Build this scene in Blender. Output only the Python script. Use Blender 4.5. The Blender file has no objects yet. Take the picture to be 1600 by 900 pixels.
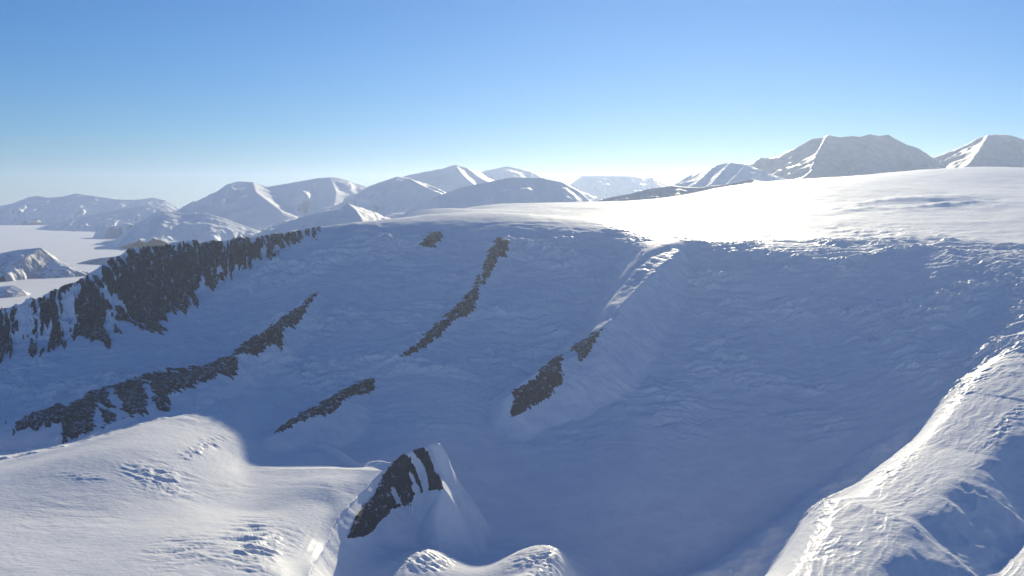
import bpy, math, numpy as np

# ------------------------------------------------------------------ camera, sky, sun, exposure
S = bpy.context.scene
F = 1537.0            # focal length in units of a 1600 px wide picture
HZ = 310.0            # row of the true horizon
CAMZ = 1400.0         # camera height (m); the camera flies at the origin looking along +Y
SUN_EL, SUN_AZ = math.radians(17.5), math.radians(12.0)   # azimuth measured from +Y towards +X

cam_d = bpy.data.cameras.new('camera')
cam_d.sensor_width = 36.0
cam_d.lens = 36.0 * F / 1600.0
cam_d.shift_y = (HZ - 450.0) / 1600.0
cam_d.clip_start, cam_d.clip_end = 1.0, 400000.0
cam = bpy.data.objects.new('camera', cam_d)
cam.location = (0, 0, CAMZ)
cam.rotation_euler = (math.radians(90), 0, 0)
S.collection.objects.link(cam)
S.camera = cam

W = bpy.data.worlds.new('World'); S.world = W; W.use_nodes = True
nt = W.node_tree; nt.nodes.clear()
sky = nt.nodes.new('ShaderNodeTexSky'); sky.sky_type = 'NISHITA'; sky.sun_disc = False
sky.sun_elevation = SUN_EL; sky.sun_rotation = SUN_AZ
sky.altitude = 1400.0; sky.air_density = 1.2; sky.dust_density = 0.0; sky.ozone_density = 10.0
bg = nt.nodes.new('ShaderNodeBackground'); bg.inputs[1].default_value = 0.054
wo = nt.nodes.new('ShaderNodeOutputWorld')
nt.links.new(sky.outputs[0], bg.inputs[0]); nt.links.new(bg.outputs[0], wo.inputs[0])

sun_d = bpy.data.lights.new('sun', 'SUN'); sun_d.energy = 3.25; sun_d.angle = math.radians(0.5)
sun_d.color = (1.0, 0.90, 0.65)
sun = bpy.data.objects.new('sun', sun_d); S.collection.objects.link(sun)
sun.rotation_euler = (math.radians(90) - SUN_EL, 0, math.pi - SUN_AZ)
sun.location = (0, 0, 5000)

vs = S.view_settings
vs.view_transform = 'Standard'; vs.look = 'None'; vs.exposure = 0.74; vs.gamma = 1.0; vs.use_curve_mapping = False
S.cycles.use_denoising = True
S.cycles.volume_bounces = 1
S.cycles.max_bounces = 8; S.cycles.diffuse_bounces = 6

# ------------------------------------------------------------------ helpers
rng = np.random.RandomState(7)
PERM = rng.permutation(1024).astype(np.int32)
GX = np.cos(np.linspace(0, 2*np.pi, 1024, endpoint=False)).astype(np.float32)
GY = np.sin(np.linspace(0, 2*np.pi, 1024, endpoint=False)).astype(np.float32)

def perlin(x, y, seed=0):
    x = np.asarray(x, np.float32); y = np.asarray(y, np.float32)
    xi = np.floor(x).astype(np.int32); yi = np.floor(y).astype(np.int32)
    xf = x - xi; yf = y - yi
    u = xf*xf*xf*(xf*(xf*6-15)+10); v = yf*yf*yf*(yf*(yf*6-15)+10)
    def g(ix, iy, dx, dy):
        h = PERM[(PERM[(ix + seed*57) & 1023] + iy) & 1023]
        return GX[h]*dx + GY[h]*dy
    a = g(xi, yi, xf, yf); b = g(xi+1, yi, xf-1, yf)
    c = g(xi, yi+1, xf, yf-1); d = g(xi+1, yi+1, xf-1, yf-1)
    return ((a + u*(b-a)) + v*((c + u*(d-c)) - (a + u*(b-a)))) * 1.5

def fbm(x, y, octs=4, seed=0, gain=0.5):
    s = 0; a = 1.0; n = 0
    for i in range(octs):
        s = s + a*perlin(x*2**i + 13.7*i, y*2**i - 7.3*i, seed+i); n += a; a *= gain
    return s/n

def ridged(x, y, octs=3, seed=0, gain=0.5):
    s = 0; a = 1.0; n = 0
    for i in range(octs):
        s = s + a*(1 - 2*np.abs(perlin(x*2**i + 5.1*i, y*2**i + 3.3*i, seed+i))); n += a; a *= gain
    return s/n

def sstep(a, b, x):
    t = np.clip((x-a)/(b-a), 0, 1); return t*t*(3-2*t)

def smax(a, b, k):
    h = np.clip(0.5 + 0.5*(a-b)/k, 0, 1)
    return b + (a-b)*h + k*h*(1-h)

def P(px, py, Y):                       # a point of the terrain seen in that direction, Y metres ahead
    return ((px-800.0)/F*Y, Y, CAMZ - (py-HZ)/F*Y)

def Q(px, z, Y):                        # the same, by height
    return ((px-800.0)/F*Y, Y, z)

def proj(x, y, z):
    return 800 + F*x/y, HZ - F*(z-CAMZ)/y

def tps(pts, x, y, lam=2e-3):
    p = np.array(pts, float); X = p[:, :2]/1000.0; n = len(p)
    def k(r2): return np.where(r2 > 1e-12, 0.5*r2*np.log(np.maximum(r2, 1e-12)), 0)
    r2 = ((X[:, None]-X[None])**2).sum(-1)
    A = np.zeros((n+3, n+3)); A[:n, :n] = k(r2) + lam*np.eye(n)
    A[:n, n] = 1; A[:n, n+1:] = X; A[n, :n] = 1; A[n+1:, :n] = X.T
    w = np.linalg.solve(A, np.concatenate([p[:, 2], np.zeros(3)]))
    xf = (x.ravel()/1000).astype(np.float32); yf = (y.ravel()/1000).astype(np.float32)
    out = (w[n] + w[n+1]*xf + w[n+2]*yf).astype(np.float64)
    for i in range(n):
        q = (xf-np.float32(X[i, 0]))**2 + (yf-np.float32(X[i, 1]))**2
        out += w[i]*0.5*q*np.log(np.maximum(q, 1e-9))
    return out.reshape(x.shape)

def seg_dist(line, x, y):
    """signed distance to a crest polyline (+ = right of its direction), crest height and arc position there"""
    best = np.full(x.shape, 1e12); side = np.zeros(x.shape); zc = np.zeros(x.shape); arc = np.zeros(x.shape); run = 0.0
    for a, b in zip(line[:-1], line[1:]):
        dx, dy = b[0]-a[0], b[1]-a[1]; L2 = dx*dx+dy*dy; L = math.sqrt(L2)
        t = np.clip(((x-a[0])*dx + (y-a[1])*dy)/L2, 0, 1)
        ex = x-(a[0]+t*dx); ey = y-(a[1]+t*dy); d = ex*ex+ey*ey
        m = d < best
        best = np.where(m, d, best)
        side = np.where(m, (x-a[0])*dy - (y-a[1])*dx, side)
        zc = np.where(m, a[2]+t*(b[2]-a[2]), zc)
        arc = np.where(m, run+t*L, arc); run += L
    return np.sqrt(best)*np.where(side >= 0, 1, -1), zc, arc

def grid_faces(nr, nc, keep=None):
    i = np.arange(nr*nc, dtype=np.int32).reshape(nr, nc)
    f = np.stack([i[:-1, :-1], i[:-1, 1:], i[1:, 1:], i[1:, :-1]], -1)
    f = f.reshape(-1, 4) if keep is None else f[keep]
    return f

def mesh_obj(name, verts, faces, mat, normals=None, parent=None):
    used = np.zeros(len(verts), bool); used[faces.ravel()] = True
    if not used.all():
        idx = np.cumsum(used)-1; faces = idx[faces].astype(np.int32); verts = verts[used]
        if normals is not None: normals = normals[used]
    me = bpy.data.meshes.new(name)
    me.vertices.add(len(verts)); me.vertices.foreach_set('co', verts.astype(np.float32).ravel())
    nf = len(faces)
    me.loops.add(nf*4); me.loops.foreach_set('vertex_index', faces.astype(np.int32).ravel())
    me.polygons.add(nf); me.polygons.foreach_set('loop_start', np.arange(0, nf*4, 4, dtype=np.int32))
    me.update(calc_edges=True)
    me.polygons.foreach_set('use_smooth', np.ones(nf, bool))
    if normals is not None:
        me.normals_split_custom_set_from_vertices(normals.astype(np.float32))
    me.materials.append(mat)
    o = bpy.data.objects.new(name, me); S.collection.objects.link(o)
    if parent: o.parent = parent
    return o

def tag(o, label=None, cat=None, group=None, kind=None):
    for k, v in (('label', label), ('category', cat), ('group', group), ('kind', kind)):
        if v: o[k] = v
    return o

# ------------------------------------------------------------------ materials
def new_mat(name):
    m = bpy.data.materials.new(name); m.use_nodes = True
    t = m.node_tree; t.nodes.clear()
    o = t.nodes.new('ShaderNodeOutputMaterial'); b = t.nodes.new('ShaderNodeBsdfPrincipled')
    t.links.new(b.outputs[0], o.inputs[0])
    tc = t.nodes.new('ShaderNodeNewGeometry')
    return m, t, b, tc

def noise(t, vec, scale, detail=4, rough=0.55):
    n = t.nodes.new('ShaderNodeTexNoise'); n.inputs['Scale'].default_value = scale
    n.inputs['Detail'].default_value = detail; n.inputs['Roughness'].default_value = rough
    t.links.new(vec, n.inputs['Vector']); return n.outputs[0]

def ramp(t, fac, stops):
    r = t.nodes.new('ShaderNodeValToRGB'); e = r.color_ramp.elements
    e[0].position, e[0].color = stops[0][0], (*stops[0][1], 1)
    e[1].position, e[1].color = stops[-1][0], (*stops[-1][1], 1)
    for p, c in stops[1:-1]:
        q = e.new(p); q.color = (*c, 1)
    t.links.new(fac, r.inputs[0]); return r.outputs[0]

def mapping(t, vec, sc):
    m = t.nodes.new('ShaderNodeMapping'); m.inputs['Scale'].default_value = sc
    t.links.new(vec, m.inputs['Vector']); return m.outputs[0]

def math_n(t, op, a, b=None, clamp=False):
    n = t.nodes.new('ShaderNodeMath'); n.operation = op; n.use_clamp = clamp
    for i, v in enumerate((a, b)):
        if v is None: continue
        if isinstance(v, (int, float)): n.inputs[i].default_value = v
        else: t.links.new(v, n.inputs[i])
    return n.outputs[0]

def bump(t, h, dist, strength=1.0, normal=None):
    b = t.nodes.new('ShaderNodeBump'); b.inputs['Distance'].default_value = dist; b.inputs['Strength'].default_value = strength
    t.links.new(h, b.inputs['Height'])
    if normal: t.links.new(normal, b.inputs['Normal'])
    return b.outputs[0]

SNOW_A, SNOW_B = (0.85, 0.865, 0.93), (0.945, 0.95, 0.97)

def snow_mat():
    m, t, b, g = new_mat('snow'); pos = g.outputs['Position']
    n1 = noise(t, mapping(t, pos, (1, 1.8, 1.8)), 1/160, 7, 0.65); n2 = noise(t, mapping(t, pos, (1, 2.2, 2.2)), 1/26, 5, 0.6)
    t.links.new(ramp(t, n1, [(0.38, SNOW_A), (0.60, SNOW_B)]), b.inputs['Base Color'])
    b.inputs['Roughness'].default_value = 0.7
    b.inputs['Specular IOR Level'].default_value = 0.08
    b.inputs['Coat Weight'].default_value = 0.06; b.inputs['Coat Roughness'].default_value = 0.24
    t.links.new(bump(t, n2, 5.0, 0.55), b.inputs['Normal'])
    return m

def rock_mat():
    m, t, b, g = new_mat('rock'); pos = g.outputs['Position']
    n1 = noise(t, mapping(t, pos, (1, 1, 0.5)), 1/60, 7, 0.7)
    n2 = noise(t, mapping(t, pos, (1.0, 1.0, 0.16)), 1/20, 6, 0.65)
    col = ramp(t, n1, [(0.3, (0.006, 0.011, 0.024)), (0.5, (0.016, 0.026, 0.050)), (0.72, (0.050, 0.064, 0.095))])
    # snow lodged in cracks and on ledges
    sep = t.nodes.new('ShaderNodeSeparateXYZ'); t.links.new(g.outputs['Normal'], sep.inputs[0])
    sn = math_n(t, 'ADD', n2, math_n(t, 'MULTIPLY', math_n(t, 'SUBTRACT', sep.outputs[2], 0.7), 0.35))
    f = ramp(t, sn, [(0.57, (0, 0, 0)), (0.70, (0.8, 0.8, 0.8))])
    mx = t.nodes.new('ShaderNodeMix'); mx.data_type = 'RGBA'
    t.links.new(f, mx.inputs[0]); t.links.new(col, mx.inputs[6]); mx.inputs[7].default_value = (0.7, 0.72, 0.76, 1)
    t.links.new(mx.outputs[2], b.inputs['Base Color'])
    b.inputs['Roughness'].default_value = 0.9; b.inputs['Specular IOR Level'].default_value = 0.2
    t.links.new(bump(t, n2, 10.0, 0.8), b.inputs['Normal'])
    return m

def mountain_mat(name, grey_amt, scale=1/500):
    m, t, b, g = new_mat(name); pos = g.outputs['Position']
    n1 = noise(t, mapping(t, pos, (1, 1, 0.5)), scale, 7, 0.65)
    sep = t.nodes.new('ShaderNodeSeparateXYZ'); t.links.new(g.outputs['True Normal'], sep.inputs[0])
    steep = math_n(t, 'SUBTRACT', 0.92, sep.outputs[2])
    f = math_n(t, 'ADD', math_n(t, 'MULTIPLY', steep, 1.2), math_n(t, 'SUBTRACT', n1, 0.75-grey_amt))
    f = ramp(t, f, [(0.0, (0, 0, 0)), (0.12, (1, 1, 1))])
    mx = t.nodes.new('ShaderNodeMix'); mx.data_type = 'RGBA'
    t.links.new(f, mx.inputs[0]); mx.inputs[6].default_value = (*SNOW_B, 1)
    t.links.new(ramp(t, noise(t, pos, scale*3, 4), [(0.3, (0.36, 0.38, 0.45)), (0.7, (0.50, 0.52, 0.58))]), mx.inputs[7])  # grey-blue: shade on the right-hand snow massifs painted in, bare rock elsewhere
    t.links.new(mx.outputs[2], b.inputs['Base Color'])
    b.inputs['Roughness'].default_value = 0.6; b.inputs['Specular IOR Level'].default_value = 0.25
    t.links.new(bump(t, noise(t, pos, scale*5, 5), 40.0, 0.5), b.inputs['Normal'])
    return m

M_SNOW, M_ROCK = snow_mat(), rock_mat()
M_MT0, M_MT1, M_MT2 = mountain_mat('mountain_snow', -0.25), mountain_mat('mountain_mixed', 0.12), mountain_mat('mountain_shade_rock', 0.7)  # M_MT2 puts the shade of the snowy massifs into its colour

# ------------------------------------------------------------------ the main terrain: smooth base
BASE = []
def col(px, *rows): BASE.extend(P(px, py, Y) for py, Y in rows)
# floor, headwall, brink, plateau, column by column
col(-500, (900, 3000), (700, 4100))
col(-150, (1050, 2600), (900, 3000), (760, 3900), (700, 4450), (660, 5300), (600, 6000))
col(0, (1050, 2650), (900, 3100), (800, 3650), (725, 4300), (690, 4700), (640, 5500), (560, 6300))
col(150, (1050, 2700), (900, 3120), (800, 3720), (690, 4450), (650, 4900), (600, 5700), (530, 6450))
col(300, (1050, 2750), (900, 3150), (800, 3780), (700, 4450), (660, 4820), (600, 5400), (540, 6300), (480, 6850))
col(400, (470, 6850), (420, 7250), (560, 6050), (620, 5350), (680, 4850), (735, 4500), (800, 3900), (900, 3220))
BASE += [Q(540, -10, 3500), Q(530, -10, 3000), Q(515, 30, 3350), Q(495, 45, 3050), Q(535, 50, 3650)]
col(440, (900, 3240), (1050, 2720))
col(500, (800, 3920), (735, 4506), (700, 4880), (650, 5230), (600, 5540), (550, 5900), (500, 6350), (450, 6800), (400, 7300), (356, 7750))
col(580, (735, 4520), (700, 4900), (650, 5230))
col(650, (1050, 3350), (900, 3850), (860, 4150), (780, 4500), (680, 5000), (620, 5350), (560, 5750), (500, 6300), (450, 6750), (400, 7250), (357, 7650), (345, 8600), (332, 10300))
col(800, (1050, 3400), (900, 3900), (850, 4350), (750, 4800), (650, 5300), (550, 5950), (500, 6300), (450, 6700), (400, 7200), (358, 7600), (340, 9300), (323, 11500))
col(720, (332, 10600), (328, 11200))
col(950, (1050, 3500), (900, 4200), (850, 4400), (750, 4750), (650, 5250), (550, 5900), (500, 6250), (450, 6650), (400, 7150), (362, 7550), (345, 8900), (316, 11800))
col(1100, (1050, 3400), (900, 4250), (850, 4400), (750, 4800), (650, 5300), (550, 5950), (500, 6350), (450, 6750), (420, 7000), (390, 7350), (370, 8000), (345, 9000), (320, 10800), (300, 13500))
col(1200, (750, 4800), (650, 5300), (550, 5950), (450, 6700), (390, 7300), (370, 8000), (330, 10000), (288, 14500))
col(1300, (850, 4250), (750, 4700), (650, 5250), (550, 5900), (450, 6650), (420, 6900), (392, 7250), (370, 8000), (340, 9300), (310, 11000), (278, 15000))
col(1400, (650, 5100), (550, 5700), (450, 6500), (400, 7000))
col(1500, (650, 4850), (600, 5250), (560, 5500), (500, 5950), (450, 6350), (408, 6750), (370, 8050), (330, 9900), (290, 12800), (262, 16000))
col(1650, (560, 5050), (490, 5700), (450, 6100), (418, 6450), (380, 7600), (330, 9600), (290, 12800), (265, 16000))
col(1900, (560, 4700), (480, 5500), (430, 6000), (380, 7400), (330, 9400), (290, 12500), (270, 16000))
BASE += [Q(1300, -60, 3600), Q(1250, -100, 3100), Q(1450, 120, 3150), Q(1450, 100, 4100), Q(1600, 200, 3200), Q(1600, 300, 4300), Q(1900, 250, 3000), Q(1500, 0, 2600), Q(1900, 200, 2600), Q(2200, 700, 5000)]
BASE += [Q(px, 300, Y) for px in (-500, -200, 50, 250) for Y in (9000, 12000, 18000)]
BASE += [Q(-500, 300, 6500), Q(-200, 320, 8000), Q(100, 320, 8200), Q(300, 330, 8600), Q(420, 420, 9000), Q(500, 700, 8700), Q(450, 300, 12000), Q(560, 500, 11000), Q(650, 700, 12000), Q(800, 700, 14000), Q(950, 800, 14500), Q(600, 300, 16000), Q(900, 300, 18000)]
BASE += [Q(1100, 1150, 17500), Q(1300, 1400, 18500), Q(1500, 1600, 19500), Q(1900, 1600, 19000), Q(2200, 1500, 16000)]

# ridges: crest (listed from the plateau down), slope on the left and right of that direction, blend
def crest(*pts): return [P(*p) for p in pts]
R1 = crest((500, 353, 7750), (420, 368, 7600), (330, 378, 7450), (260, 384, 7300), (205, 388, 7150), (160, 415, 7000), (120, 440, 6900), (60, 470, 6800), (0, 490, 6700), (-150, 545, 6500), (-500, 640, 6200))
R2 = crest((495, 455, 6620), (470, 483, 6300), (420, 520, 5900), (370, 556, 5600), (360, 551, 5560), (300, 570, 5320), (230, 588, 5060), (140, 615, 4800), (95, 626, 4720), (0, 650, 4600), (-150, 690, 4450))
R25 = crest((588, 590, 5600), (550, 605, 5400), (520, 625, 5190), (470, 650, 4990), (430, 675, 4820))
R3 = crest((795, 366, 7450), (785, 378, 7320), (770, 400, 7060), (755, 430, 6780), (740, 460, 6520), (710, 485, 6330), (680, 510, 6120), (650, 540, 5890), (620, 560, 5740))
R4 = crest((1062, 394, 7130), (1040, 410, 6850), (1000, 450, 6380), (960, 490, 5980), (925, 520, 5690), (880, 553, 5530), (850, 573, 5460), (815, 595, 5360), (800, 612, 5290))
R5 = crest((684, 689, 4395), (672, 692, 4390), (660, 697, 4380), (630, 705, 4360), (600, 735, 4310), (575, 760, 4180))
R5C = crest((672, 692, 4390), (678, 720, 4310), (690, 756, 4230))
R5B = crest((612, 724, 4335), (600, 735, 4310), (560, 775, 4080), (520, 815, 3830), (490, 870, 3490), (470, 960, 3000))
R6 = crest((1750, 450, 6000), (1600, 527, 5500), (1500, 612, 4750), (1430, 692, 4150), (1340, 772, 3550), (1290, 774, 3480), (1215, 870, 2990), (1180, 950, 2680))

E6 = crest((1750, 520, 5000), (1600, 640, 4293), (1540, 715, 3948), (1500, 770, 3649), (1470, 800, 3487), (1380, 890, 2970), (1340, 960, 2700))

def tent(line, x, y, near, far, wob, amt, end=None, wide=300.0):
    d, zc, arc = seg_dist(line, x, y)
    # beyond either end both flanks take the steeper slope
    a, b = line[0], line[1]; L = math.hypot(b[0]-a[0], b[1]-a[1])
    beyond = np.clip(-((x-a[0])*(b[0]-a[0]) + (y-a[1])*(b[1]-a[1]))/L/60.0, 0, 1)
    a, b = line[-1], line[-2]; L = math.hypot(b[0]-a[0], b[1]-a[1])
    beyond = np.maximum(beyond, np.clip(-((x-a[0])*(b[0]-a[0]) + (y-a[1])*(b[1]-a[1]))/L/60.0, 0, 1))
    s_ = np.where(d < 0, near, far); s_ = s_ + ((end or max(near, far))-s_)*beyond
    wide = np.where(d > 0, 900.0, wide) if end == 1.0 else wide
    ad = np.abs(d); ad = ad + amt*wob*np.minimum(ad*np.clip(ad/40, 0, 1), 160)
    return zc - s_*ad - 0.45*((ad-wide) + np.sqrt((ad-wide)**2 + 120.0**2)), d

def terrain(x, y):
    z = tps(BASE, x, y)
    wob = fbm(x/170, y/170, 4, 11)
    x0, y0 = x, y
    x = x + 15*fbm(x0/130, y0/130, 3, 14); y = y + 15*fbm(x0/130, y0/130, 3, 17)
    for line, near, far, k, amt in ((R1, 0.95, 0.75, 25, .28), (R2, 0.62, 0.5, 18, .28), (R25, 0.5, 0.3, 14, .28), (R3, 0.45, 0.3, 14, .28), (R4, 0.80, 0.50, 20, .10), (R5, 1.6, 0.75, 4, .08), (R5C, 1.25, 1.5, 4, .06), (R5B, 0.90, 0.03, 26, .1)):
        h, d = tent(line, x, y, near, far, wob, amt, 1.9 if line is R5 else 1.0 if line is R5B else 0.95 if line is R4 else None, 800.0 if line is R1 else 300.0)
        z = smax(h, z, k)
    x, y = x0, y0
    # the shoulder on the right: a gentle terrace on the near side up to an edge, then a drop; steep behind the crest
    d, zc, _ = seg_dist(R6, x, y)
    h = zc + 18 - 0.75*0.5*(d + np.sqrt(d*d + 70.0**2)) - 0.19*wob*np.clip(d, 0, 160) - np.where(d < 0, -0.08*d, 0)
    e, ze, _ = seg_dist(E6, x, y)
    e = -e + 60*fbm(x/240, y/240, 3, 21)
    h = h - 0.55*0.5*(e + np.sqrt(e*e + 30.0**2))
    return smax(h, z, 14)

# ---- where the photograph shows sun and where shade: the ground is nudged up or down until the real sun draws those edges
LIT = [[(-200, 794), (0, 733), (120, 705), (250, 673), (300, 664), (340, 672), (362, 695), (375, 740), (440, 750), (560, 742), (500, 800), (470, 880), (450, 960), (-200, 1000)],
       [(610, 905), (655, 858), (700, 872), (740, 897), (780, 888), (830, 862), (872, 860), (900, 905), (880, 1000), (600, 1000)],
       [(990, 382), (1060, 372), (1085, 378), (1042, 408), (1002, 448), (962, 486), (945, 498), (938, 496), (965, 455), (985, 410)]]
SHADE = [[(-200, 720), (0, 711), (120, 690), (235, 652), (270, 640), (350, 655), (385, 670), (398, 725), (470, 728), (575, 724), (625, 668), (722, 668), (728, 790), (665, 838), (700, 860), (745, 885), (830, 845), (875, 845), (920, 905), (1190, 905), (1275, 775), (1330, 760), (1425, 685), (1490, 600), (1440, 440), (1200, 405), (1090, 405), (948, 535), (880, 510), (912, 430), (938, 375), (700, 372), (520, 380), (440, 460), (200, 530), (-200, 580)],
         [(575, 838), (690, 774), (665, 828), (600, 866), (560, 905), (512, 905), (520, 860), (548, 832)]]

def inside(poly, x, y):
    r = np.zeros(x.shape, bool); n = len(poly)
    for i in range(n):
        (x1, y1), (x2, y2) = poly[i], poly[(i+1) % n]
        if y1 == y2: continue
        r ^= ((y1 > y) != (y2 > y)) & (x < (x2-x1)*(y-y1)/(y2-y1)+x1)
    return r

def bil(G, fx, fy):
    fx = np.clip(fx, 0, G.shape[1]-1.001); fy = np.clip(fy, 0, G.shape[0]-1.001)
    i = fx.astype(int); j = fy.astype(int); u = fx-i; v = fy-j
    return (G[j, i]*(1-u)+G[j, i+1]*u)*(1-v) + (G[j+1, i]*(1-u)+G[j+1, i+1]*u)*v

def blur(G, n):
    for _ in range(n):
        p = np.pad(G, 1, mode='edge'); G = (p[:-2, 1:-1]+p[2:, 1:-1]+2*G)/4
        p = np.pad(G, 1, mode='edge'); G = (p[1:-1, :-2]+p[1:-1, 2:]+2*G)/4
    return G

CS = 25.0; CX0, CY0 = -3600.0, 2450.0
cgx, cgy = np.meshgrid(CX0+CS*np.arange(330), CY0+CS*np.arange(260))
C0 = terrain(cgx, cgy)
def refine():
    D = np.zeros(C0.shape); sx, sy, te = math.sin(SUN_AZ), math.cos(SUN_AZ), math.tan(SUN_EL)
    jj, ii = np.mgrid[0:C0.shape[0], 0:C0.shape[1]].astype(float)
    for it in range(12):
        H = C0 + D
        px, py = proj(cgx, cgy, H)
        sh = np.full(H.shape, -1e9); sg = np.full(H.shape, -1e9)
        for k in range(1, 190):
            fx, fy = ii+k*sx, jj+k*sy
            ok = (fx < H.shape[1]-1) & (fy < H.shape[0]-1)
            hk = np.where(ok, bil(H, fx, fy), -1e9); sh = np.maximum(sh, hk - te*k*CS)
            if k < 55: sg = np.maximum(sg, hk - 0.82*te*k*CS)
        m = H-sh; dl = np.zeros(H.shape)
        for i, p in enumerate(LIT):
            q = inside(p, px, py); mm = m; dl = np.where(q & (mm < 8), np.minimum(8-mm, 40), dl)
        for p in SHADE:
            q = inside(p, px, py); dl = np.where(q & (m > -15), np.maximum(-15-m, -40), dl)
        D = D + blur(dl, 10)*0.9
    return D
CD = refine()

# ------------------------------------------------------------------ sampling grid of the main terrain (a fan round the flight position)
cols = np.concatenate([np.linspace(-500, -60, 60, endpoint=False), np.linspace(-60, 1660, 1060, endpoint=False), np.linspace(1660, 2100, 60)])
rows = np.concatenate([np.linspace(2450, 2950, 30, endpoint=False), np.linspace(2950, 7800, 640, endpoint=False), np.geomspace(7800, 19500, 170)])
AX, YY = np.meshgrid((cols-800)/F, rows)
XX = AX*YY
Z = terrain(XX, YY) + bil(CD, (XX-CX0)/CS, (YY-CY0)/CS)*(1-sstep(8200, 8900, YY))
PX, PY = proj(XX, YY, Z)

def blob(cx, cy, rx, ry, ang=0.0):
    """soft elliptical area of the ground, given by the direction in which it lies"""
    c, s_ = math.cos(math.radians(ang)), math.sin(math.radians(ang))
    dx, dy = PX-cx, PY-cy
    u, v = (dx*c+dy*s_)/rx, (-dx*s_+dy*c)/ry
    return 1 - sstep(0.05, 1.1, np.sqrt(u*u+v*v) + 0.25*fbm(XX/160, YY/160, 3, 101))

# broken ice: centre, radii and tilt of the area, height, wave lengths across and along, heading of the waves
CREVASSES = [(250, 748, 75, 38, 12, 14, 110, 42, 10), (318, 700, 60, 16, -22, 12, 80, 30, 25), (130, 745, 60, 10, 5, 9, 200, 50, 8),
             (400, 855, 80, 58, -15, 15, 150, 40, 12), (300, 860, 110, 35, -8, 9, 160, 40, 14), (340, 770, 90, 20, -5, 3, 150, 45, 6), (120, 800, 140, 60, 0, 2.5, 260, 60, 4),
             (655, 872, 70, 28, 10, 12, 60, 34, 0), (850, 878, 75, 36, 0, 13, 62, 36, 0),
             (1420, 372, 190, 24, 4, 26, 420, 150, 12), (1300, 378, 60, 14, 0, 20, 160, 90, 20), (1190, 372, 60, 10, 0, 12, 90, 70, 0), (1530, 420, 90, 40, 30, 14, 150, 70, 20),
             (1580, 470, 60, 90, 20, 15, 90, 60, 0), (1500, 600, 120, 34, -45, 11, 70, 45, 20), (1390, 735, 90, 26, -42, 6, 60, 36, 25), (1275, 790, 44, 34, -40, 12, 60, 40, 0),
             (1400, 800, 110, 36, -45, 3.5, 90, 36, 30), (1570, 665, 70, 18, -42, 7, 60, 30, 30), (1310, 860, 60, 40, -40, 4, 110, 34, 35),
             (1550, 820, 120, 90, 0, 6, 140, 70, 0),
             (580, 353, 60, 8, 0, 10, 300, 80, 20), (740, 362, 70, 10, 4, 12, 320, 90, 25), (870, 362, 60, 6, 0, 8, 300, 80, 20)]

def detail(x, y, z):
    lev = sstep(7000, 8200, y)
    floor = 1-sstep(4300, 5000, y)
    d4 = seg_dist(R4, x, y)[0]
    calm = 1 - 0.85*sstep(-30, 0, d4)*(1-sstep(180, 330, d4))*sstep(5500, 5800, y)*(1-lev)
    out = (8*(1-0.5*floor) + 6*lev)*fbm(x/420, y/420, 4, 31)*(1-0.3*lev)
    # wind and flow texture of the headwall: folds that run across the slope, in patches
    wx = x + 70*fbm(x/260, y/260, 3, 41); wy = y + 70*fbm(x/260, y/260, 3, 47)
    patch = sstep(-0.1, 0.4, fbm(x/700, y/500, 3, 51))
    wall = sstep(4700, 5700, y)*(1-sstep(7300, 7800, y))
    out += wall*((0.2+patch)*40*ridged(wx/230, wy/95, 4, 61, 0.55) + (0.3+0.9*patch)*11*ridged(wx/66, wy/30, 3, 63))
    # runnels and small crevasses below the brink, running down the slope
    top = sstep(5900, 6700, y)*(1-sstep(7250, 7700, y))
    out += top*7*sstep(-0.2, 0.3, fbm(x/350, y/500, 2, 57))*ridged((wx-0.25*wy)/48, wy/170, 3, 58)
    out *= calm
    out += calm*1.6*fbm(x/60, y/40, 3, 66)*(1-0.6*lev)*(1-0.6*floor)
    # low sastrugi on the plateau
    out += lev*4.0*ridged(wx/520 + wy/900, wy/190, 3, 68)
    for i, (cx, cy, rx, ry, ang, amp, wa, wb, rot) in enumerate(CREVASSES):
        m = blob(cx, cy, rx, ry, ang)
        c, s_ = math.cos(math.radians(rot)), math.sin(math.radians(rot))
        k = m > 0
        xk, yk = wx[k], wy[k]
        u, v = xk*c + yk*s_, -xk*s_ + yk*c
        w_ = np.zeros(x.shape); w_[k] = amp*m[k]*(ridged(u/wa, v/wb, 3, 110+i, 0.5)-0.3)
        out += w_
    # long folds on the rising plateau at the right, their near sides too steep for the low sun
    for cx, cy, rx, ry, ang, amp, wl, rot in ((1450, 318, 190, 15, -2, 62, 620, 16), (1330, 328, 70, 8, -14, 30, 420, 16)):
        m = blob(cx, cy, rx, ry, ang)
        c, s_ = math.cos(math.radians(rot)), math.sin(math.radians(rot))
        out += m*amp*(ridged((x*c+y*s_)/(wl*4), (-x*s_+y*c + 120*fbm(x/500, y/500, 3, 140))/wl, 3, 131)-0.2)
    # wind flutes on the left flank of the middle spur
    d, _, arc = seg_dist(R4, x, y)
    m = blob(965, 445, 85, 105, 40)*(d > 0)
    out += m*5*(ridged(d/55 + 0.4*fbm(arc/200, d/90, 2, 150), arc/420, 3, 151)-0.4)
    # wind-scoured grooves along the shoulder
    d, _, arc = seg_dist(R6, x, y)
    m = sstep(0, 60, -d)*(1-sstep(500, 750, -d))*sstep(1100, 1250, 800+F*x/y)
    out += m*2.4*ridged(-d/48 + 0.8*fbm(arc/160, d/160, 3, 155), arc/330, 3, 156)
    return out
Z = Z + detail(XX, YY, Z)

nr, nc = Z.shape
verts = np.stack([XX, YY, Z], -1)
tu = np.gradient(verts, axis=1); tv = np.gradient(verts, axis=0)
nrm = np.cross(tu, tv); nrm /= np.linalg.norm(nrm, axis=-1, keepdims=True)
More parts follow.
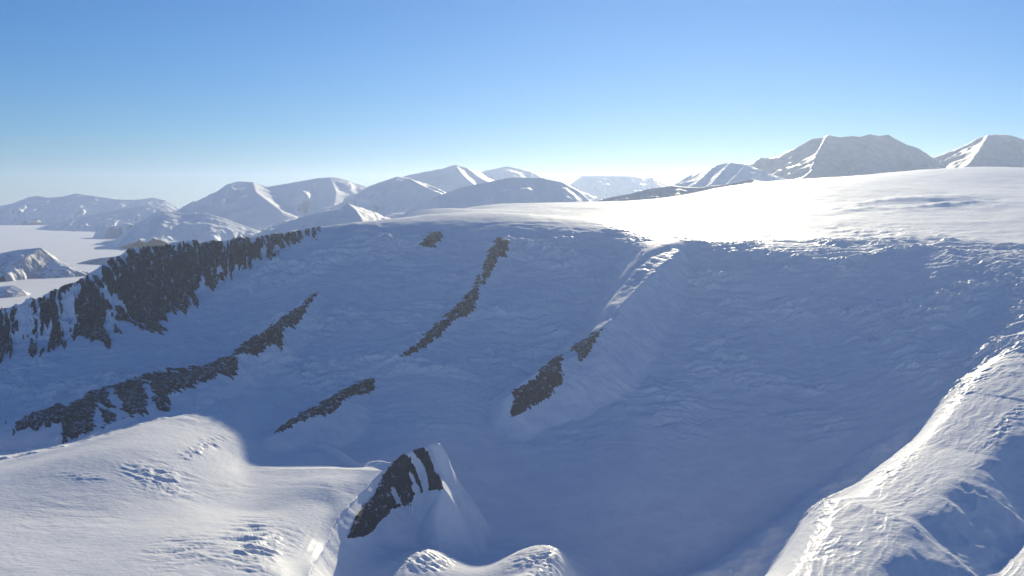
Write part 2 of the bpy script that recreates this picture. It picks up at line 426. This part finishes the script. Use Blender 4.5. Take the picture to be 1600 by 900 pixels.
# the four pieces of country the sheet is made of share their border points and normals
BRINK = np.array([(-500, 19600), (430, 19600), (490, 7850), (650, 7650), (800, 7600), (950, 7550), (1060, 7450), (1100, 7400), (1300, 7300), (1400, 7050), (1500, 6800), (1650, 6500), (2100, 6000)])
GLAC = np.array([(-500, 4300), (-150, 4250), (0, 4380), (120, 4500), (250, 4780), (340, 4880), (385, 4700), (400, 4450), (520, 4350), (600, 4120), (640, 4000), (720, 4120), (900, 4250), (1230, 4300), (1260, 2400), (2100, 2400)])
ucol = 800 + F*XX/YY
reg = np.zeros(Z.shape, int)
reg[YY > np.interp(ucol, BRINK[:, 0], BRINK[:, 1]) + 60*fbm(XX/300, YY/300, 2, 190)] = 1
reg[YY < np.interp(ucol, GLAC[:, 0], GLAC[:, 1])] = 2
d6 = seg_dist(R6, XX, YY)[0]
reg[(d6 < 40) & (ucol > 1150) & (YY < 5900)] = 3
rf = reg[:-1, :-1].ravel(); F_ALL = grid_faces(nr, nc)
for i, (nm, lb) in enumerate((('snow_slope', 'vast shaded snow headwall curving below the plateau between rock spurs'), ('snow_plateau', 'bright sunlit snow plateau above the shaded headwall'),
                              ('glacier', 'sunlit glacier floor with crevasse fields in the lower left foreground'), ('snow_ridge', 'sunlit snow shoulder descending across the lower right corner'))):
    o = mesh_obj(nm, verts.reshape(-1, 3), F_ALL[rf == i], M_SNOW, nrm.reshape(-1, 3)); tag(o, lb, nm.split('_')[-1], kind='structure')

# ------------------------------------------------------------------ the plain far behind
PLAIN = 385.0
cx_ = np.linspace(-1.0, 1.0, 160); cy_ = np.geomspace(8300, 60000, 160)
A2, Y2 = np.meshgrid(cx_, cy_)
X2 = A2*Y2
Z2 = PLAIN + 14*fbm(X2/4000, Y2/4000, 3, 71) - (Y2/1000)**2*0.02
o = mesh_obj('snow_plain', np.stack([X2, Y2, Z2], -1).reshape(-1, 3), grid_faces(160, 160), M_SNOW); tag(o, 'flat sunlit snow plain beyond the far left crest', 'plain', kind='structure')

# the low ground everything stands on, all round and behind the camera
gx, gy = np.meshgrid(np.linspace(-62000, 62000, 60), np.linspace(-30000, 61000, 60))
o = mesh_obj('ground', np.stack([gx, gy, -450 + 20*fbm(gx/9000, gy/9000, 2, 75)], -1).reshape(-1, 3), grid_faces(60, 60), M_SNOW)
tag(o, 'low snow-covered ground under the mountains', 'ground', kind='structure')

# ------------------------------------------------------------------ bare rock showing through the snow
def poly_sd(poly, x, y):
    best = np.full(x.shape, 1e9); n = len(poly)
    for i in range(n):
        (x1, y1), (x2, y2) = poly[i], poly[(i+1) % n]
        dx, dy = x2-x1, y2-y1; t = np.clip(((x-x1)*dx+(y-y1)*dy)/(dx*dx+dy*dy+1e-9), 0, 1)
        best = np.minimum(best, (x-x1-t*dx)**2 + (y-y1-t*dy)**2)
    return np.sqrt(best)*np.where(inside(poly, x, y), 1, -1)

def rock(label, poly, y0, y1, ridge, gullies=(), soft=9.0, rough=1.0, streak=26.0, amp=7.0, seed=0, name='rock_outcrop', step=4.0, long=2.6, gul=1.0):
    pa = np.array(poly, float)
    pxs = np.arange(pa[:, 0].min()-8, pa[:, 0].max()+8, 0.8); ys = np.arange(y0, y1, step)
    a_, y_ = np.meshgrid((pxs-800)/F, ys); x_ = a_*y_
    ci = np.interp(pxs, cols, np.arange(len(cols))); ri = np.interp(ys, rows, np.arange(len(rows)))
    CI, RI = np.meshgrid(ci, ri)
    z_ = bil(Z, CI, RI)
    px, py = proj(x_, y_, z_)
    el = (z_-CAMZ)/y_
    vis = el >= np.maximum.accumulate(el, 0) - 0.0004
    sd = poly_sd(poly, px, py)
    for g in gullies: sd = np.minimum(sd, -poly_sd(g, px, py))
    rd, _, t = seg_dist(ridge, x_, y_)
    tw = t + 14*fbm(x_/60, z_/60, 3, 160+seed)
    st = fbm(tw/streak, z_/(streak*long), 5, 170+seed, 0.65)
    st2 = fbm(tw/(streak*3.1), z_/(streak*6), 2, 175+seed)
    m = np.clip(sd/soft, -1.6, 1.3) + rough*(1.9*st + 0.7*st2) - 0.1
    gl = ridged(tw/(streak*2.4), z_/(streak*10), 2, 178+seed)
    m = m - gul*np.clip(gl-0.5, 0, 1)*3.0
    m = np.where(sd < -soft*1.3, np.minimum(m, -0.4), m)
    m = np.where(vis, m, np.minimum(m, -0.12) - 0.15)
    butt = ridged(tw/75, z_/200, 3, 182+seed)
    crag = 0.9*butt + np.round(3*ridged(tw/30, z_/55, 3, 180+seed))/3*0.6 + 0.7*ridged(tw/11, z_/19, 3, 185+seed)
    zz = z_ + amp*np.clip(m, -1, 0.8) + amp*0.9*crag*np.clip(m*3, 0, 1)*np.clip(np.abs(rd)/70, 0.12, 1)
    k = m > -0.22
    keep = k[:-1, :-1] | k[1:, :-1] | k[:-1, 1:] | k[1:, 1:]
    o = mesh_obj(name, np.stack([x_, y_, zz], -1).reshape(-1, 3), grid_faces(len(ys), len(pxs), keep), M_ROCK)
    return tag(o, label, 'rock outcrop', 'bare rock on the snow spurs')

rock('broad dark rock wall streaked with snow gullies, below the far left crest',
     [(-40, 506), (0, 485), (60, 465), (120, 435), (160, 409), (205, 381), (260, 378), (330, 372), (420, 362), (500, 349), (518, 351), (480, 372), (440, 388), (410, 408), (380, 425), (345, 440), (310, 455), (305, 482), (280, 490), (262, 505), (240, 526), (215, 526), (195, 512), (176, 520), (168, 545), (140, 545), (120, 535), (95, 548), (60, 553), (40, 545), (20, 565), (-40, 580)],
     6000, 7900, R1, [[(28, 492), (46, 484), (52, 540), (36, 550), (30, 520)], [(96, 458), (124, 444), (116, 480), (104, 530), (98, 500)], [(174, 465), (181, 462), (181, 530), (174, 530)], [(62, 510), (72, 510), (72, 545), (60, 545)]], soft=16, rough=0.95, streak=30, amp=10, seed=1, long=3.5, step=5.0, name='rock_wall')
rock('long dark rock band along the lower left spur above the sunlit glacier',
     [(-10, 660), (20, 658), (92, 629), (104, 634), (130, 624), (142, 611), (165, 603), (230, 583), (300, 564), (358, 546), (370, 553), (374, 580), (368, 592), (345, 588), (330, 592), (305, 604), (290, 612), (266, 617), (264, 646), (240, 648), (225, 650), (200, 652), (185, 657), (160, 670), (130, 682), (96, 695), (95, 662), (60, 670), (20, 677), (22, 664)],
     4350, 5800, R2, [[(150, 634), (156, 634), (160, 670), (148, 672)], [(168, 610), (176, 608), (196, 650), (186, 660)], [(226, 598), (233, 598), (246, 655), (236, 655)]], soft=8, rough=0.75, streak=20, amp=6, seed=2)
rock('dark rock strip on the spur rising behind the lower left rock band',
     [(362, 556), (370, 543), (420, 511), (470, 476), (488, 455), (497, 447), (501, 455), (486, 474), (472, 500), (460, 512), (446, 512), (440, 548), (430, 537), (418, 547), (400, 557), (385, 554)],
     5300, 6700, R2, soft=7, rough=0.6, streak=18, amp=5, seed=3, gul=0.5)
rock('thin low rock rib in the shaded snow left of the pointed rock peak',
     [(428, 678), (440, 664), (470, 646), (520, 618), (550, 600), (586, 587), (586, 612), (570, 617), (550, 620), (536, 628), (530, 643), (515, 647), (480, 655), (455, 668), (440, 674)],
     4650, 5800, R25, soft=6, rough=0.6, streak=16, amp=5, seed=4, gul=0.5)
rock('lower dark rock strip on the curved spur in mid wall',
     [(616, 563), (650, 535), (680, 505), (710, 479), (735, 453), (748, 426), (754, 440), (743, 482), (735, 492), (715, 498), (690, 522), (665, 543), (640, 556)],
     5600, 7000, R3, soft=7, rough=0.6, streak=16, amp=5, seed=5, gul=0.5)
rock('upper dark rock strip of the curved spur just below the plateau edge',
     [(752, 444), (754, 415), (764, 390), (778, 370), (796, 376), (792, 402), (780, 404), (768, 428), (758, 444)],
     6600, 7600, R3, soft=6, rough=0.6, streak=16, amp=6, seed=6, gul=0.5)
rock('tiny rock patch under the plateau edge right of the far crest',
     [(655, 382), (668, 366), (690, 360), (694, 372), (680, 386), (666, 384)], 7100, 7800, R3, soft=7, rough=0.6, streak=18, amp=6, seed=7, gul=0.5)
rock('dark rock buttress at the foot of the middle spur',
     [(796, 654), (797, 612), (815, 602), (835, 590), (846, 574), (879, 550), (882, 575), (876, 602), (852, 627), (832, 637), (812, 648)],
     4850, 5800, R4, soft=8, rough=0.6, streak=15, amp=6, seed=8, gul=0.5)
rock('small rock cluster on the middle spur above the dark buttress',
     [(882, 556), (896, 540), (920, 524), (946, 509), (926, 540), (922, 556), (905, 566), (898, 548)], 5450, 6200, R4, soft=5, rough=0.6, streak=15, amp=5, seed=9, gul=0.5)
rock('large dark left face of the pointed rock peak above the glacier',
     [(544, 840), (558, 808), (584, 772), (598, 742), (612, 722), (632, 702), (641, 714), (652, 740), (664, 770), (650, 774), (640, 788), (620, 793), (600, 808), (585, 828), (570, 838), (552, 842)],
     3500, 4450, R5, [[(612, 762), (620, 768), (628, 786), (620, 788)], [(636, 735), (640, 735), (660, 775), (654, 778)]], soft=6, rough=0.6, streak=14, amp=6, seed=10, step=3.0, gul=0.25)
rock('narrow dark right rib of the pointed rock peak beside a sunlit facet',
     [(634, 701), (662, 694), (671, 715), (680, 736), (692, 752), (693, 764), (670, 767), (667, 745), (661, 725), (646, 708)],
     3700, 4500, R5, soft=5, rough=0.5, streak=12, amp=5, seed=11, step=3.0, gul=0.0)

# ------------------------------------------------------------------ mountains beyond
def mountain(name, label, lines, mat, sl=0.6, sr=0.6, base=300.0, amp=0.06, wl=900.0, rug=0.42, nx=None, ny=100, seed=0, kind='structure'):
    """union of ridge crests: each line = list of (px, py, Y); near and far flank slopes"""
    L = [crest(*l) for l in lines]
    allp = np.array([p for l in L for p in l])
    hmax = allp[:, 2].max()-base
    reach = hmax/min(sl, sr)*1.05
    y0, y1 = allp[:, 1].min()-reach, allp[:, 1].max()+reach*0.8
    a0, a1 = ((allp[:, 0]-reach*0.8)/allp[:, 1]).min(), ((allp[:, 0]+reach*0.8)/allp[:, 1]).max()
    nx = nx or int(np.clip((a1-a0)*F*0.75, 80, 300))
    a_, y_ = np.meshgrid(np.linspace(a0, a1, nx), np.linspace(y0, y1, ny))
    x_ = a_*y_
    wob = fbm(x_/wl, y_/wl, 5, 80+seed, 0.55)
    z_ = np.full(x_.shape, -1e9); dmin = np.full(x_.shape, 1e9)
    for l in L:
        d, zc, arc = seg_dist(l, x_, y_); ad = np.abs(d)
        near = np.clip(ad/(0.10*reach), 0.06, 1)
        # spurs and gullies run down the flanks, branching as they fall
        aw = arc + 0.35*wl*fbm(x_/wl*1.3, y_/wl*1.3, 3, 84+seed)
        spur = 0.6*ridged(aw/wl, d/(wl*4), 1, 95+seed) + 0.4*ridged(aw/(wl*0.42), d/(wl*2), 2, 97+seed)
        zc = zc + 0.012*hmax*fbm(arc/(wl*0.35), arc*0, 4, 99+seed, 0.6)
        h = zc - np.where(d < 0, sl, sr)*ad*(1 + (0.30*wob - rug*spur)*near)
        z_ = smax(h, z_, 0.004*hmax); dmin = np.minimum(dmin, ad)
    z_ += amp*hmax*ridged(x_/wl*2.2, y_/wl*2.2, 4, 90+seed)*np.clip(dmin/(0.3*reach), 0.05, 1)
    keep = (z_[:-1, :-1] > base-80) | (z_[1:, 1:] > base-80)
    o = mesh_obj(name, np.stack([x_, y_, z_], -1).reshape(-1, 3), grid_faces(ny, nx, keep), mat)
    tag(o, label, name, None, kind)
    return o

def line(Y, *pts): return [(p[0], p[1], p[2] if len(p) > 2 else Y) for p in pts]

mountain('mountain', 'low jagged range farthest off at the left end of the skyline',
         [line(42000, (-120, 326), (-50, 318), (0, 322), (20, 318), (45, 308), (58, 306), (75, 309), (100, 307), (118, 302), (135, 305), (160, 308), (185, 312), (215, 312), (240, 309), (258, 313), (280, 326))], M_MT0, 0.5, 0.5, wl=1100, seed=1)
mountain('mountain', 'long low snowy foothill in front of the far left range',
         [line(33000, (60, 356), (95, 346), (130, 338), (165, 331), (200, 325), (235, 320), (262, 323), (285, 332))], M_MT0, 0.42, 0.42, wl=1000, seed=2)
mountain('mountain', 'broad shaded snow hump on the plain behind the far left crest',
         [line(22000, (185, 372), (215, 348), (250, 329), (290, 334), (320, 333), (350, 341), (390, 356))], M_MT0, 0.42, 0.42, wl=1300, amp=.06, seed=3)
mountain('mountain', 'big rounded snow mountain with dark capped left shoulder',
         [line(28000, (285, 326), (320, 308), (340, 298), (355, 287), (375, 282), (395, 284), (420, 291), (460, 284), (500, 277), (520, 276), (545, 281), (575, 292), (600, 305)), line(28000, (395, 284), (400, 300, 26500), (440, 330, 24500)), line(28000, (515, 276), (525, 300, 26500), (520, 330, 25000))], M_MT0, 0.5, 0.5, wl=1500, seed=4)
mountain('hill', 'low snowy ridge with a sunlit notch behind the plateau\'s left end',
         [line(15500, (370, 378), (430, 353), (480, 337), (520, 327), (545, 318)), line(15500, (545, 318), (556, 328, 15000), (566, 344, 14500))], M_MT0, 0.5, 0.5, wl=700, seed=5)
mountain('mountain', 'snow peak with a bright sunlit right face above the plateau\'s left end',
         [line(22000, (530, 318), (560, 300), (575, 291), (620, 275), (640, 278)), line(22000, (640, 278), (655, 287, 21200), (675, 296, 20600), (698, 306, 20000))], M_MT0, 0.62, 0.62, wl=1300, amp=.06, seed=6)
mountain('mountain', 'highest pointed summit of the middle range with streaked sunlit right side',
         [line(27000, (590, 290), (640, 272), (690, 263), (706, 258), (715, 257), (728, 260), (738, 270), (760, 280)), line(27000, (712, 258), (725, 275, 25500), (745, 292, 24500)), line(27000, (728, 261), (750, 277, 25800), (775, 290, 25000))], M_MT0, 0.6, 0.6, wl=1100, seed=7)
mountain('mountain', 'hazy flat-topped mountain just right of the pointed middle summit',
         [line(33000, (730, 278), (760, 266), (795, 260), (830, 268), (860, 284))], M_MT0, 0.55, 0.55, wl=1500, seed=8)
mountain('mountain', 'long shaded snow dome directly behind the plateau\'s left half',
         [line(17000, (640, 326), (680, 308), (720, 293), (760, 285), (800, 277), (850, 278), (880, 285), (905, 298), (925, 316))], M_MT0, 0.55, 0.55, wl=1300, amp=.03, seed=9)
mountain('mountain', 'pale hazy flat-topped mountain in the gap behind the plateau centre',
         [line(38000, (880, 296), (897, 284), (910, 275), (985, 275), (1010, 279), (1020, 277), (1050, 290))], M_MT0, 0.5, 0.5, wl=1600, seed=10)
mountain('hill', 'low dark ridge running along the plateau\'s back edge',
         [line(14500, (845, 331), (900, 321), (930, 315), (960, 307), (985, 303), (1010, 296), (1050, 290), (1075, 293), (1100, 292), (1140, 287), (1175, 279))], M_MT2, 0.5, 0.5, base=800, wl=700, seed=11)
mountain('mountain', 'steep slope striped with sun and shade left of the big massif',
         [line(17500, (1040, 302), (1090, 272), (1120, 259), (1140, 254), (1165, 257), (1195, 268)), line(17500, (1115, 260), (1085, 288, 16300)), line(17500, (1140, 254), (1110, 288, 16200)), line(17500, (1165, 257), (1135, 288, 16200))], M_MT0, 0.62, 0.62, base=900, wl=800, seed=12)
mountain('mountain', 'big shaded flat-topped massif above the right part of the plateau',
         [line(19500, (1150, 290), (1190, 262), (1225, 242), (1262, 221), (1272, 216), (1284, 215), (1296, 211), (1312, 214), (1330, 212), (1346, 213), (1360, 209), (1374, 212), (1388, 210), (1405, 220), (1418, 231), (1430, 237), (1470, 262)), line(19500, (1292, 212), (1276, 240, 18400), (1268, 268, 17500)), line(19500, (1362, 210), (1356, 240, 18300), (1362, 268, 17400)), line(19500, (1404, 219), (1424, 250, 18500), (1436, 268, 17800))], M_MT2, 0.66, 0.66, base=1100, wl=900, amp=.035, seed=13)
mountain('mountain', 'shaded pyramid-shaped peak with one sunlit snow patch at the right edge',
         [line(20500, (1400, 268), (1450, 248), (1490, 235), (1530, 215), (1555, 209), (1580, 211), (1600, 217), (1680, 250), (1760, 280)), line(20500, (1545, 210), (1530, 235, 19300), (1515, 255, 18600))], M_MT2, 0.6, 0.6, base=1100, wl=900, seed=14)
mountain('hill', 'shaded snow knoll on the plain at the left picture edge',
         [line(13000, (-60, 414), (0, 396), (30, 390), (64, 387), (84, 404))], M_MT1, 0.55, 0.5, wl=500, seed=15)
mountain('hill', 'small dark knoll close behind the far left crest',
         [line(10300, (-60, 462), (0, 448), (20, 446), (34, 452), (48, 468))], M_MT1, 0.55, 0.5, wl=400, seed=16)
mountain('hill', 'thin dark rock sliver on the sunlit plain behind the far left crest',
         [line(15500, (140, 406), (158, 403), (178, 401), (215, 398))], M_MT2, 0.5, 0.5, wl=300, seed=17)

# ------------------------------------------------------------------ the hazy air
def haze():
    x0, x1, y0, y1, z0, z1 = -63000.0, 63000.0, -31000.0, 62000.0, -480.0, 2900.0
    v = np.array([(x, y, z) for z in (z0, z1) for y in (y0, y1) for x in (x0, x1)])
    f = np.array([(0, 2, 3, 1), (4, 5, 7, 6), (0, 1, 5, 4), (1, 3, 7, 5), (3, 2, 6, 7), (2, 0, 4, 6)])
    m = bpy.data.materials.new('haze'); m.use_nodes = True; t = m.node_tree; t.nodes.clear()
    out = t.nodes.new('ShaderNodeOutputMaterial'); p = t.nodes.new('ShaderNodeVolumePrincipled')
    p.inputs['Color'].default_value = (0.63, 0.75, 1.0, 1); p.inputs['Density'].default_value = 1.0e-5; p.inputs['Anisotropy'].default_value = 0.6
    t.links.new(p.outputs[0], out.inputs['Volume'])
    o = mesh_obj('haze', v, f, m)
    for q in o.data.polygons: q.use_smooth = False
    tag(o, 'thin bluish haze in the air', 'haze', kind='stuff')
haze()
